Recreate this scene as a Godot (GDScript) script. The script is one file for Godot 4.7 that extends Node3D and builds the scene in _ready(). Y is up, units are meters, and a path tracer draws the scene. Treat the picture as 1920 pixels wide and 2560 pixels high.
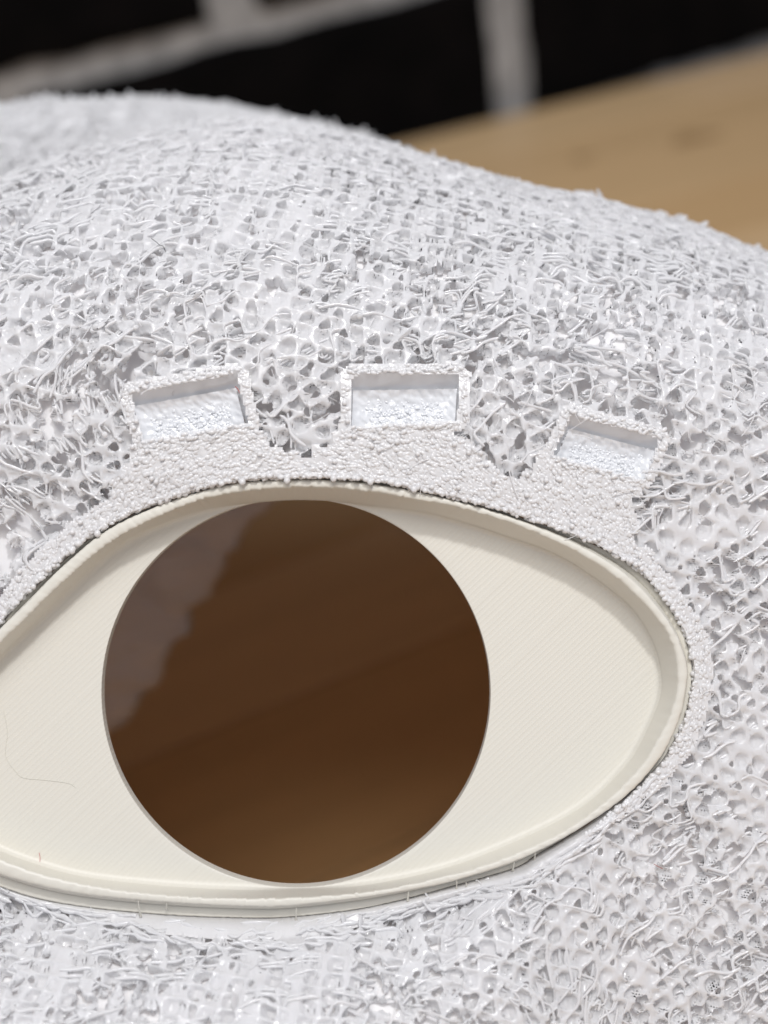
extends Node3D
# A white lattice-printed animal head with a cream eye insert, standing on a butcher block table in front of a black brick wall.
# The head and the insert are laid out in millimetres in a frame F (x right, y up the face, z out of the face) and placed in the world by m2w.

const FOC := 3517.0              # photo pixels per unit of slope (2560 high, 40 degrees)
const CAM := 150.0               # millimetres from the camera to the plane z = 0 of F
const HEIGHT := 0.175            # camera above the table top, metres

var face := Basis()              # F axes in the world
var m2w := Transform3D()         # F millimetres -> world metres
var rng := RandomNumberGenerator.new()
var noise := FastNoiseLite.new()
var fine := FastNoiseLite.new()

# ---------------------------------------------------------------- frames
func px(u: float, v: float, z := 0.0) -> Vector3:   # a measured photo point at depth z of F
	var k := (CAM - z) / FOC
	return Vector3((u - 960.0) * k, (1280.0 - v) * k, z)

func ray(u: float, v: float) -> Vector3:
	return face * Vector3((u - 960.0) / FOC, (1280.0 - v) / FOC, -1.0)

func set_frames() -> void:
	var up := Vector3(-0.085, 0.861, 0.5).normalized()
	var back := (Vector3(0, 0, 1) - up * up.z).normalized()
	var right := up.cross(back)
	face = Basis(right, up, back).transposed()
	m2w = Transform3D(face, Vector3(0, HEIGHT, 0)) * Transform3D(Basis.from_scale(Vector3.ONE * 0.001), Vector3(0, 0, -CAM * 0.001))

# ---------------------------------------------------------------- objects
var taken := {}

func numbered(called: String) -> String:
	var n: int = taken.get(called, 0)
	taken[called] = n + 1
	return called if n == 0 else "%s_%03d" % [called, n]

func thing(called: String, label: String, category: String, at := Vector3.ZERO, group := "") -> Node3D:
	var o := Node3D.new()
	o.name = numbered(called)
	add_child(o)
	o.position = at
	tag(o, label, category, group)
	return o

func tag(o: Node, label: String, category: String, group := "") -> void:
	o.set_meta("label", label)
	o.set_meta("category", category)
	if group:
		o.set_meta("group", group)

func part(called: String, mesh: Mesh, m: Material, parent: Node) -> MeshInstance3D:
	var o := MeshInstance3D.new()
	o.name = called
	o.mesh = mesh
	o.material_override = m
	parent.add_child(o, true)
	return o

class Tris:
	var v := PackedVector3Array()
	var n := PackedVector3Array()
	var uv := PackedVector2Array()
	var i := PackedInt32Array()

	func quad(a: int, b: int, c: int, d: int) -> void:
		i.append(a); i.append(b); i.append(c); i.append(a); i.append(c); i.append(d)

	func smooth() -> void:
		n.resize(v.size())
		n.fill(Vector3.ZERO)
		for t in range(0, i.size(), 3):
			var f := (v[i[t + 2]] - v[i[t]]).cross(v[i[t + 1]] - v[i[t]])
			n[i[t]] += f; n[i[t + 1]] += f; n[i[t + 2]] += f
		for k in n.size():
			n[k] = n[k].normalized()

	func mesh(t := Transform3D()) -> ArrayMesh:
		var a := []
		a.resize(Mesh.ARRAY_MAX)
		a[Mesh.ARRAY_VERTEX] = t * v
		if n.size():
			a[Mesh.ARRAY_NORMAL] = Transform3D(t.basis.orthonormalized(), Vector3.ZERO) * n
		if uv.size():
			a[Mesh.ARRAY_TEX_UV] = uv
		a[Mesh.ARRAY_INDEX] = i
		var m := ArrayMesh.new()
		m.add_surface_from_arrays(Mesh.PRIMITIVE_TRIANGLES, a)
		return m

const SIDES := 5
func tube(t: Tris, p: PackedVector3Array, r: PackedFloat32Array, up: Vector3, squash := 0.9) -> void:
	var c := p.size()
	if c < 2:
		return
	var first := t.v.size()
	for k in c:
		var d := (p[mini(k + 1, c - 1)] - p[maxi(k - 1, 0)]).normalized()
		var s := d.cross(up).normalized()
		var w := s.cross(d)
		for j in SIDES:
			var q := s * COS[j] + w * SIN[j]
			t.n.append(q)
			t.v.append(p[k] + (s * COS[j] + w * (SIN[j] * squash)) * r[k])
		if k:
			var o := first + (k - 1) * SIDES
			for j in SIDES:
				var j2 := (j + 1) % SIDES
				t.i.append(o + j); t.i.append(o + j2); t.i.append(o + SIDES + j2)
				t.i.append(o + j); t.i.append(o + SIDES + j2); t.i.append(o + SIDES + j)
var COS := PackedFloat32Array()
var SIN := PackedFloat32Array()

# ---------------------------------------------------------------- the shape of the head
var RTAB := PackedFloat32Array()   # brow radius and centre by x, millimetres, from -130 to 130
var YTAB := PackedFloat32Array()

func make_brow() -> void:
	# slope under which the brow's ridge is seen, along x
	var xs := [-130.0, -75.0, -50.5, -43.8, -37.0, -30.5, -26.0, -17.0, -8.0, 0.0, 9.0, 18.0, 27.0, 36.5, 42.6, 50.0, 80.0, 130.0]
	var ts := [0.20, 0.215, 0.2335, 0.249, 0.262, 0.272, 0.277, 0.281, 0.2744, 0.2636, 0.2488, 0.234, 0.224, 0.211, 0.198, 0.183, 0.14, 0.1]
	for k in 261:
		var x := k - 130.0
		var j := 0
		while j < xs.size() - 2 and xs[j + 1] < x:
			j += 1
		var T := lerpf(ts[j], ts[j + 1], clampf((x - xs[j]) / (xs[j + 1] - xs[j]), 0.0, 1.0))
		var yc := 4.0 - 4.0 * smoothstep(-20.0, 45.0, x)
		YTAB.append(yc)
		RTAB.append((T * (CAM - ztop(x, yc)) - yc) / (sqrt(1.0 + T * T) - T))
	for pass_ in 3:
		var b := RTAB.duplicate()
		for k in range(1, 260):
			RTAB[k] = (b[k - 1] + b[k] + b[k + 1]) / 3.0

func ztop(x: float, y: float) -> float:
	var z := 0.45 + 1.6 * smoothstep(-1.0, 13.0, y)
	if x > 12.0:
		z -= 0.0030 * (x - 12.0) * (x - 12.0)
	elif x < -20.0:
		z -= 0.0020 * (x + 20.0) * (x + 20.0)
	if y < -20.0:
		var t := maxf(0.0, -43.6 + 22.0 * smoothstep(2.0, 36.0, x) - y)
		var w := 1.0 - smoothstep(-14.0, 32.0, x)
		z += w * (7.0 * (1.0 - exp(-t / 4.0)) + 0.55 * t - 1.4 * smoothstep(-20.0, -36.0, y))
	return z

func slope_scale(x: float, y: float) -> float:
	if y > -22.0:
		return 1.0
	var t := maxf(0.0, -43.6 + 22.0 * smoothstep(2.0, 36.0, x) - y)
	var s := (1.0 - smoothstep(-14.0, 32.0, x)) * ((1.75 * exp(-t / 4.0) + 0.55) if t > 0.0 else 0.0)
	return 1.0 / sqrt(1.0 + s * s)

func depth(p: Vector3) -> float:   # millimetres inside the outer surface
	var xi := clampf(p.x + 130.0, 0.0, 259.99)
	var k := int(xi)
	var R := lerpf(RTAB[k], RTAB[k + 1], xi - k)
	var yc := YTAB[k]
	var d := 0.0
	if p.y > yc:
		var zc := ztop(p.x, yc) + 0.9 * smoothstep(yc, yc + 12.0, p.y) - R
		var a := p.y - yc
		var b := maxf(p.z - zc, 0.0)
		d = R - sqrt(a * a + b * b)
	else:
		d = (ztop(p.x, p.y) - p.z) * slope_scale(p.x, p.y)
	if p.z < -35.0:   # the next bulge behind the brow
		var ex := (p.x + 45.0) / 85.0
		var ey := (p.y - 23.0) / 47.0
		var ez := (p.z + 95.0) / 50.0
		var e := (1.0 - sqrt(ex * ex + ey * ey + ez * ez)) * 47.0
		d = maxf(d, e)
	if absf(p.x + 8.0) > 60.0:
		d = minf(d, 92.0 - absf(p.x + 8.0))
	return d

func zfront(x: float, y: float) -> float:
	var k := int(clampf(x + 130.0, 0.0, 259.0))
	var yc := YTAB[k]
	if y <= yc:
		return ztop(x, y)
	var R := RTAB[k]
	var zc := ztop(x, yc) + 0.9 * smoothstep(yc, yc + 12.0, y) - R
	return zc + sqrt(maxf(R * R - (y - yc) * (y - yc), 0.0))

# ---------------------------------------------------------------- the eye's outlines, measured in the photo
const N := 720
var hub := Vector2()
var hole_r := 0.0

func outline(pts: Array, z: float) -> PackedFloat32Array:   # radius round the hub by angle
	var q := PackedVector2Array()
	for k in range(0, pts.size(), 2):
		var p := px(pts[k], pts[k + 1], z)
		q.append(Vector2(p.x, p.y) - hub)
	var c := q.size()
	var best := PackedFloat32Array()
	best.resize(N)
	var last := Vector2()
	for k in c:
		for s in 40:
			var f := s / 40.0
			var p := q[k].cubic_interpolate(q[(k + 1) % c], q[(k + c - 1) % c], q[(k + 2) % c], f)
			if k + s > 0:
				fill_arc(best, last, p)
			last = p
	fill_arc(best, last, q[0])
	for pass_ in 6:
		var b := best.duplicate()
		for k in N:
			best[k] = (b[(k + N - 1) % N] + 2.0 * b[k] + b[(k + 1) % N]) / 4.0
	return best

func fill_arc(best: PackedFloat32Array, a: Vector2, b: Vector2) -> void:
	var ka := fposmod(a.angle(), TAU) / TAU * N
	var kb := fposmod(b.angle(), TAU) / TAU * N
	if kb - ka > N / 2.0: kb -= N
	if ka - kb > N / 2.0: ka -= N
	for k in range(int(ceil(minf(ka, kb))), int(floor(maxf(ka, kb))) + 1):
		best[posmod(k, N)] = lerpf(a.length(), b.length(), (k - ka) / (kb - ka) if absf(kb - ka) > 1e-6 else 0.0)

func at_angle(tab: PackedFloat32Array, a: float) -> float:
	var f := fposmod(a, TAU) / TAU * N
	var k := int(f) % N
	return lerpf(tab[k], tab[(k + 1) % N], f - int(f))

var A_: PackedFloat32Array
var B_: PackedFloat32Array
var C_: PackedFloat32Array
var E_: PackedFloat32Array
const PLATE := -4.2

func make_outlines() -> void:
	var h := px(740, 1732, PLATE)
	hub = Vector2(h.x, h.y)
	hole_r = 486.0 * (CAM - PLATE) / FOC
	# where the plate meets the inner wall
	A_ = outline([0,1647, 116,1531, 231,1418, 304,1360, 376,1322, 520,1272, 700,1251, 827,1252, 911,1262, 1037,1277, 1122,1296, 1249,1336, 1400,1392, 1539,1486, 1596,1545, 1636,1620, 1651,1690, 1648,1740, 1625,1801, 1596,1859, 1567,1905, 1490,1985, 1400,2046, 1249,2117, 1122,2164, 995,2195, 869,2214, 700,2221, 548,2219, 380,2208, 211,2188, 97,2158, 0,2122, -60,2085, -120,2020, -150,1930, -130,1820, -60,1712], PLATE)
	# inner edge of the rim
	B_ = outline([0,1606, 58,1551, 145,1465, 252,1372, 347,1314, 480,1256, 590,1230, 700,1220, 784,1217, 911,1227, 1029,1246, 1122,1264, 1215,1288, 1291,1313, 1400,1358, 1480,1402, 1539,1442, 1596,1494, 1654,1560, 1683,1614, 1696,1685, 1689,1743, 1672,1801, 1637,1864, 1606,1914, 1520,2000, 1400,2084, 1249,2151, 1122,2189, 995,2217, 869,2235, 700,2246, 506,2244, 338,2231, 211,2212, 84,2181, 0,2149, -90,2107, -170,2040, -215,1930, -190,1830, -100,1707], 0.0)
	# outer edge of the rim
	C_ = outline([0,1572, 60,1514, 145,1427, 252,1336, 347,1285, 480,1235, 590,1209, 700,1200, 827,1201, 953,1213, 1080,1238, 1206,1270, 1333,1313, 1420,1350, 1500,1392, 1570,1440, 1630,1500, 1685,1575, 1715,1650, 1718,1700, 1704,1780, 1672,1858, 1638,1912, 1560,1995, 1440,2078, 1330,2136, 1249,2168, 1122,2206, 995,2231, 869,2250, 700,2267, 560,2265, 422,2257, 253,2242, 127,2221, 0,2185, -100,2135, -200,2060, -245,1930, -215,1815, -110,1685], 0.0)
	# outer edge of the flange, where the gap to the head is
	E_ = outline([0,1560, 35,1517, 136,1421, 214,1352, 318,1291, 434,1247, 480,1231, 590,1206, 700,1196, 827,1196, 953,1206, 1080,1232, 1206,1263, 1333,1303, 1400,1325, 1500,1368, 1596,1425, 1654,1488, 1706,1569, 1732,1650, 1734,1697, 1718,1789, 1683,1864, 1654,1911, 1573,1990, 1452,2076, 1336,2146, 1291,2174, 1122,2223, 995,2257, 869,2282, 700,2299, 560,2299, 422,2293, 253,2278, 105,2255, 0,2223, -115,2170, -225,2080, -265,1930, -230,1805, -115,1673], -0.9)

# ---------------------------------------------------------------- where the head is solid, slotted, open or lattice
var SLOTS := []          # [four corners of the opening, on the surface], millimetres
var MASK := PackedByteArray()
const MX := -64.0
const MY := -76.0
const MW := 471
const MH := 514
const MS := 0.28

func mask_at(x: float, y: float) -> int:
	var a := int((x - MX) / MS)
	var b := int((y - MY) / MS)
	if a < 0 or b < 0 or a >= MW or b >= MH:
		return 0
	return MASK[b * MW + a]

func to_flat(pts: Array, z: float) -> PackedVector2Array:
	var q := PackedVector2Array()
	for k in range(0, pts.size(), 2):
		var p := px(pts[k], pts[k + 1], z)
		q.append(Vector2(p.x, p.y))
	return q

func make_mask() -> void:
	SLOTS = [
		to_flat([314,974, 592,924, 628,1062, 350,1108], 1.8),
		to_flat([874,928, 1158,922, 1150,1056, 868,1072], 1.8),
		to_flat([1424,1030, 1660,1090, 1612,1206, 1372,1142], 0.0),
	]
	var band := to_flat([150,1440, 240,1310, 300,1200, 340,1105, 420,1080, 600,1060, 650,1085, 700,1150, 760,1150, 850,1070, 1120,1050, 1180,1120, 1290,1205, 1340,1170, 1365,1135, 1500,1165, 1585,1205, 1590,1310, 1625,1400, 1690,1500, 1715,1600, 1500,1700, 700,1700, 300,1600], 1.0)
	var rims := []
	for s in SLOTS:
		rims.append(Geometry2D.offset_polygon(s, 0.65, Geometry2D.JOIN_ROUND)[0])
	MASK.resize(MW * MH)
	for b in MH:
		for a in MW:
			var p := Vector2(MX + (a + 0.5) * MS, MY + (b + 0.5) * MS)
			var q := p - hub
			var ang := q.angle()
			var out := q.length() - at_angle(E_, ang)
			var kind := 0
			if out < 0.12:
				kind = 3
			else:
				# the border is wide beside the eye and almost nothing below it
				var border := 0.0 + 2.2 * smoothstep(-0.6, -0.1, ang) * (1.0 - smoothstep(2.7, 3.1, ang)) + 0.5 * smoothstep(1.9, 2.4, ang) * (1.0 - smoothstep(2.7, 3.1, ang))
				border += 0.35 * noise.get_noise_2d(p.x * 6.0, p.y * 6.0)
				if (border > 0.4 and out < border * 0.85) or Geometry2D.is_point_in_polygon(p + 1.3 * Vector2(noise.get_noise_2d(p.x * 7, p.y * 7), noise.get_noise_2d(p.y * 7, p.x * 7 + 90)), band):
					kind = 1
				for r in rims:
					if Geometry2D.is_point_in_polygon(p, r):
						kind = 1
				for s in SLOTS:
					if Geometry2D.is_point_in_polygon(p, s):
						kind = 2
			MASK[b * MW + a] = kind

# ---------------------------------------------------------------- the lattice: printed lines, layer on layer
const LAYER := 0.42
const PITCH := 1.98
const DEEP := 1.9
var PB := Basis()        # print axes in F

func in_view(p: Vector3) -> bool:
	var k := FOC / (CAM - p.z)
	return absf(p.x * k) < 1130.0 and absf(p.y * k) < 1450.0

func keep(p: Vector3, d: float) -> bool:
	if d < 0.0 or d > DEEP:
		return false
	if p.z > -60.0 and mask_at(p.x, p.y) != 0:
		return false
	if p.z < -20.0 and p.y > 0.0:    # past the ridge, out of sight
		var k := int(clampf(p.x + 130.0, 0.0, 259.0))
		var zc := ztop(p.x, YTAB[k]) + 0.9 - RTAB[k]
		if p.z < zc - 2.0 and (p.z > -36.0 or p.z < -108.0 or p.x > 20.0):
			return false
	return in_view(p)

func lattice(t: Tris) -> void:
	var z := Vector3(0.10, 0.12, 1.0).normalized()
	var x := Vector3(1, 0, -0.1).normalized()
	x = (x - z * x.dot(z)).normalized()
	PB = Basis(x, z.cross(x), z)
	var up := z
	for layer in range(int(-112.0 / LAYER), int(20.0 / LAYER)):
		var c := layer * LAYER
		for fam in 3:
			var ang := deg_to_rad(10.0 + 120.0 * fam)
			var nn := Vector2(cos(ang), sin(ang))
			var dd := Vector2(-nn.y, nn.x)
			var shift := c * 0.7071
			var lean := PB * Vector3(-nn.x * 0.7071, -nn.y * 0.7071, 1.0).normalized()
			var m0 := int(floor((-85.0 + shift) / PITCH))
			var m1 := int(ceil((85.0 + shift) / PITCH))
			for m in range(m0, m1):
				var off := m * PITCH - shift
				if absf(off) > 85.0:
					continue
				run_line(t, nn * off, dd, c, up, lean, m + fam)

func warp(p: Vector3) -> Vector3:
	return p + Vector3(noise.get_noise_3dv(p * 2.6), noise.get_noise_3dv(p * 2.6 + Vector3(70, 0, 0)), noise.get_noise_3dv(p * 2.2 + Vector3(0, 90, 0)) * 0.35) * 0.85

# ---------------------------------------------------------------- the fused web: three families of tilted sheets, joined smoothly and meshed as surface nets
const STEP := 0.22
const HK := 0.24
const NK := 9
const HALF := 0.125

func web() -> Tris:
	var x0 := -53.0
	var nx := int(108.0 / STEP)
	var ns := int(128.0 / STEP)
	var S := PackedVector3Array()
	S.resize(nx * ns)
	var live := PackedByteArray()
	live.resize(nx * ns)
	for i in nx:
		# walk up the profile at this x in equal steps
		var x := x0 + i * STEP
		var y := -58.0
		var z := zfront(x, y)
		var k := int(clampf(x + 130.0, 0.0, 259.0))
		var yc := YTAB[k]
		var R := RTAB[k]
		var ang := 0.0
		for j in ns:
			S[i * ns + j] = Vector3(x, y, z)
			if y < yc:
				var z2 := zfront(x, y + STEP)
				var sl := (z2 - z) / STEP
				var go := 1.0 / sqrt(1.0 + sl * sl)
				y += STEP * go
				z = lerpf(z, z2, go)
			else:
				ang += STEP / R
				y = yc + R * sin(ang)
				z = ztop(x, yc) + 0.9 * smoothstep(yc, yc + 12.0, y) - R + R * cos(ang)
			if ang < 1.95 and in_view(S[i * ns + j]) and (z < -40.0 or mask_at(x, y) == 0 or (mask_at(x, y) == 1 and (mask_at(x + 0.5, y) == 0 or mask_at(x - 0.5, y) == 0 or mask_at(x, y + 0.5) == 0 or mask_at(x, y - 0.5) == 0))):
				live[i * ns + j] = 1
	var to_print := PB.transposed()
	var nn := [Vector3(), Vector3(), Vector3()]
	for f in 3:
		var a := deg_to_rad(10.0 + 120.0 * f)
		nn[f] = Vector3(cos(a), sin(a), 0.7071) / PITCH
	var w0: Vector3 = nn[0]
	var w1: Vector3 = nn[1]
	var w2: Vector3 = nn[2]
	var F := PackedFloat32Array()
	F.resize(nx * ns * NK)
	F.fill(1.0)
	var NRM := PackedVector3Array()
	NRM.resize(nx * ns)
	var dist := PITCH * 0.8165
	for i in range(1, nx - 1):
		for j in range(1, ns - 1):
			var c := i * ns + j
			if live[c] == 0:
				continue
			var n := (S[c + ns] - S[c - ns]).cross(S[c + 1] - S[c - 1]).normalized()
			NRM[c] = n
			var p := S[c]
			var q := to_print * (p - (warp(p) - p))
			var dq := to_print * (n * -HK)
			var a0 := q.dot(w0)
			var a1 := q.dot(w1)
			var a2 := q.dot(w2)
			var b0 := dq.dot(w0)
			var b1 := dq.dot(w1)
			var b2 := dq.dot(w2)
			var v := fine.get_noise_3dv(p * 5.0)
			var thick := HALF + 0.02 + 0.09 * v + 0.09 * noise.get_noise_3dv(p * 1.3)
			var tear := noise.get_noise_3dv(p * 8.0 + Vector3(11, 5, 0))
			thick -= 0.4 * maxf(0.0, tear - 0.3)
			if thick < 0.085:
				thick = -0.25
			var top := 0.2 + 0.30 * fine.get_noise_3dv(p * 3.0 + Vector3(0, 0, 50))
			var lay := q.z / 0.5
			var dl := dq.z / 0.5
			for k in NK:
				var t0 := absf(a0 - roundf(a0)) * dist
				var t1 := absf(a1 - roundf(a1)) * dist
				var t2 := absf(a2 - roundf(a2)) * dist
				var h := maxf(0.31 - absf(t0 - t1), 0.0)
				var m := minf(t0, t1) - h * h * 0.806
				h = maxf(0.31 - absf(m - t2), 0.0)
				m = minf(m, t2) - h * h * 0.806
				m -= thick
				var cap := top - (k - 0.5) * HK
				if cap > -0.4:   # rounded shoulders where the sheets end at the outside
					h = maxf(0.3 - absf(m - cap), 0.0)
					m = maxf(m, cap) + h * h * 0.8
				F[c * NK + k] = m
				a0 += b0
				a1 += b1
				a2 += b2
				lay += dl
	# surface nets
	var t := Tris.new()
	var id := PackedInt32Array()
	id.resize(nx * ns * NK)
	id.fill(-1)
	var oi := ns * NK
	var off := [0, 1, NK, NK + 1, oi, oi + 1, oi + NK, oi + NK + 1]
	var edges := [[0, 1], [2, 3], [4, 5], [6, 7], [0, 2], [1, 3], [4, 6], [5, 7], [0, 4], [1, 5], [2, 6], [3, 7]]
	for i in range(1, nx - 2):
		for j in range(1, ns - 2):
			if live[i * ns + j] + live[i * ns + j + 1] + live[(i + 1) * ns + j] + live[(i + 1) * ns + j + 1] < 4:
				continue
			var c := (i * ns + j) * NK
			for k in NK - 1:
				var o := c + k
				var neg := int(F[o] < 0.0) + int(F[o + 1] < 0.0) + int(F[o + NK] < 0.0) + int(F[o + NK + 1] < 0.0) + int(F[o + oi] < 0.0) + int(F[o + oi + 1] < 0.0) + int(F[o + oi + NK] < 0.0) + int(F[o + oi + NK + 1] < 0.0)
				if neg == 0 or neg == 8:
					continue
				var sum := Vector3()
				var cnt := 0
				for e in edges:
					var fa := F[o + off[e[0]]]
					var fb := F[o + off[e[1]]]
					if (fa < 0.0) == (fb < 0.0):
						continue
					var g := fa / (fa - fb)
					sum += CORNER[e[0]].lerp(CORNER[e[1]], g)
					cnt += 1
				sum /= cnt
				var s := i * ns + j
				var top_p := S[s].lerp(S[s + ns], sum.x).lerp(S[s + 1].lerp(S[s + ns + 1], sum.x), sum.y)
				id[o] = t.v.size()
				t.v.append(top_p - NRM[s] * ((k + sum.z - 0.5) * HK))
	for i in range(2, nx - 2):
		for j in range(2, ns - 2):
			var c := (i * ns + j) * NK
			if live[i * ns + j] == 0:
				continue
			for k in range(0, NK - 1):
				var o := c + k
				if id[o] < 0:
					continue
				var ina := F[o] < 0.0
				if ina != (F[o + 1] < 0.0):
					net_quad(t, id[o], id[o - NK], id[o - NK - oi], id[o - oi], ina)
				if k > 0:
					if ina != (F[o + NK] < 0.0):
						net_quad(t, id[o], id[o - oi], id[o - oi - 1], id[o - 1], ina)
					if ina != (F[o + oi] < 0.0):
						net_quad(t, id[o], id[o - 1], id[o - 1 - NK], id[o - NK], ina)
	t.smooth()
	return t

var CORNER := PackedVector3Array([Vector3(0, 0, 0), Vector3(0, 0, 1), Vector3(0, 1, 0), Vector3(0, 1, 1), Vector3(1, 0, 0), Vector3(1, 0, 1), Vector3(1, 1, 0), Vector3(1, 1, 1)])

func net_quad(t: Tris, a: int, b: int, c: int, d: int, flip: bool) -> void:
	if a < 0 or b < 0 or c < 0 or d < 0:
		return
	if flip:
		t.quad(a, b, c, d)
	else:
		t.quad(d, c, b, a)

func run_line(t: Tris, o: Vector2, d: Vector2, c: float, up: Vector3, lean: Vector3, id: int) -> void:
	var fam := rng.randf_range(0.0, 0.06)
	var place := d.x * 90.0
	var s := -85.0
	var run := PackedVector3Array()
	var jit := rng.randf_range(-0.09, 0.09)
	var side := PB * Vector3(-d.y, d.x, 0)
	while s < 85.0:
		var p := PB * Vector3(o.x + d.x * s, o.y + d.y * s, c)
		var dep := depth(p)
		if dep < -1.0 or dep > DEEP + 1.0:
			if run.size() > 1:
				finish(t, run, up, lean, side, id)
			run = PackedVector3Array()
			s += maxf(0.7, (-dep if dep < 0.0 else dep - DEEP) * 0.6)
			continue
		var w := warp(p + side * jit) if keep(p, dep) and ((p.z < -38.0 and p.x < 15.0) or (dep < 1.3 and dep > 0.05 and fine.get_noise_3dv(p * 1.7 + Vector3(place, 40, 0)) > 0.24 + fam)) else Vector3.INF
		if w != Vector3.INF and (w.z < -40.0 or mask_at(w.x, w.y) < 2):
			run.append(w)
		else:
			if run.size() > 1:
				finish(t, run, up, lean, side, id)
			run = PackedVector3Array()
		s += 0.9
	if run.size() > 1:
		finish(t, run, up, lean, side, id)

func finish(t: Tris, run: PackedVector3Array, up: Vector3, lean: Vector3, side: Vector3, id: int) -> void:
	if rng.randf() < (0.03 if run.size() > 4 else 0.22):
		return
	# ends turn along the surface towards the neighbouring line, as the printer joins them
	for e in 2:
		var last := run[run.size() - 1]
		var ahead := last + (last - run[run.size() - 2]).normalized() * 0.6
		if depth(last) < 1.3 and (last.z < -40.0 or mask_at(ahead.x, ahead.y) == 0):
			var go := (last - run[run.size() - 2]).normalized()
			var turn := side * (1.0 if (id + e) % 2 == 0 else -1.0)
			var g := gradient(last)
			g = (g - up * g.dot(up))
			if g.length() > 0.12:
				turn = (turn - g.normalized() * turn.dot(g.normalized()))
				if turn.length() > 0.1:
					turn = turn.normalized()
				var far := rng.randf_range(0.5, 1.7)
				if g.length() < 0.45:
					run.append(last + go * 0.28 + turn * 0.22)
					run.append(last + go * 0.36 + turn * (0.25 + far * 0.5))
					run.append(last + go * 0.28 + turn * (0.25 + far))
				elif rng.randf() < 0.4:
					hook(t, last - go * 0.5, last, turn, up)
			elif rng.randf() < 0.2:
				run.append(last + go * rng.randf_range(0.1, 0.6))
		run.reverse()
	var r := PackedFloat32Array()
	var base := rng.randf_range(0.10, 0.165)
	for k in run.size():
		r.append(base * (1.0 + 0.3 * fine.get_noise_3dv(run[k] * 9.0)))
	var c := run.size()
	run.append(run[c - 1] + (run[c - 1] - run[c - 2]).normalized() * 0.18)
	r[c - 1] *= 0.85
	r.append(0.03)
	run.insert(0, run[0] - (run[1] - run[0]).normalized() * 0.18)
	r[0] *= 0.85
	r.insert(0, 0.03)
	tube(t, run, r, lean, 1.5)
	if rng.randf() < 0.25 and in_view(run[1]):
		var at := run[1] if rng.randf() < 0.5 else run[run.size() - 2]
		if depth(at) < 1.6:
			var z := rng.randf_range(0.7, 1.25)
			blobs.append(bead(at, up, run[1] - run[0], 0.34 * z, 0.30 * z, 0.26 * z))
	if rng.randf() < 0.22:
		var at := run[rng.randi() % run.size()]
		if depth(at) < 1.5:
			var z := rng.randf_range(0.6, 1.3)
			var n := lean.cross(run[1] - run[0]).normalized()
			blobs.append(bead(at - lean * 0.2, n, (run[1] - run[0]).normalized() + lean * rng.randf_range(-0.8, 1.2), 1.0 * z, 0.5 * z, 0.14))

var blobs := []

func gradient(p: Vector3) -> Vector3:   # points inwards
	var d := depth(p)
	return Vector3(depth(p + Vector3(0.3, 0, 0)) - d, depth(p + Vector3(0, 0.3, 0)) - d, depth(p + Vector3(0, 0, 0.3)) - d) / 0.3

func surface_normal(x: float, y: float) -> Vector3:
	var dx := (zfront(x + 0.3, y) - zfront(x - 0.3, y)) / 0.6
	var dy := (zfront(x, y + 0.3) - zfront(x, y - 0.3)) / 0.6
	return Vector3(-dx, -dy, 1.0).normalized()

func lid_strands(t: Tris) -> void:   # strands that sweep along the steep lower edge of the eye opening
	for k in 110:
		var a := rng.randf_range(-PI * 0.97, -0.25)
		var off := rng.randf_range(0.2, 1.7)
		var run := PackedVector3Array()
		var r := PackedFloat32Array()
		var n := rng.randi_range(5, 13)
		var base := rng.randf_range(0.15, 0.26)
		var drift := rng.randf_range(-0.1, 0.1)
		for j in n:
			var o := at_angle(E_, a) + off + drift * j + 0.3 * noise.get_noise_2d(j * 4.0 + k * 50.0, 5.0)
			var p := hub + Vector2(cos(a), sin(a)) * o
			if o < at_angle(E_, a) + 0.12:
				break
			run.append(Vector3(p.x, p.y, zfront(p.x, p.y) - 0.2 + 0.3 * noise.get_noise_2d(j * 6.0, k * 20.0)))
			r.append(base * (1.0 + 0.4 * sin(j * 1.3 + k)) * (0.4 if j == 0 or j == n - 1 else 1.0))
			a += 0.5 / o
		tube(t, run, r, Vector3(0, 0.3, 1).normalized(), 1.0)

func hook(t: Tris, start: Vector3, last: Vector3, turn: Vector3, up: Vector3) -> void:   # on steep slopes the joining lines follow the layer's outline
	var run := PackedVector3Array([start, last])
	var r := PackedFloat32Array([0.08, 0.19])
	var p := last
	var far := rng.randf_range(1.8, 4.2)
	var n := int(far / 0.55)
	for k in n:
		p += turn * 0.55
		var g := gradient(p)
		var flat := g - up * g.dot(up)
		if flat.length() < 0.15:
			break
		p += flat * ((0.3 + 0.5 * noise.get_noise_3dv(p * 3.0)) - depth(p)) / flat.length_squared() * 0.8
		turn = (turn - flat.normalized() * turn.dot(flat.normalized())).normalized()
		if p.z > -40.0 and mask_at(p.x, p.y) != 0:
			break
		run.append(p + up * 0.4 * noise.get_noise_3dv(p * 4.0 + Vector3(30, 0, 0)))
		r.append(0.2 + 0.08 * noise.get_noise_3dv(p * 8.0))
	if run.size() < 3:
		return
	r[r.size() - 1] = 0.06
	tube(t, run, r, up, 1.0)

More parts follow.
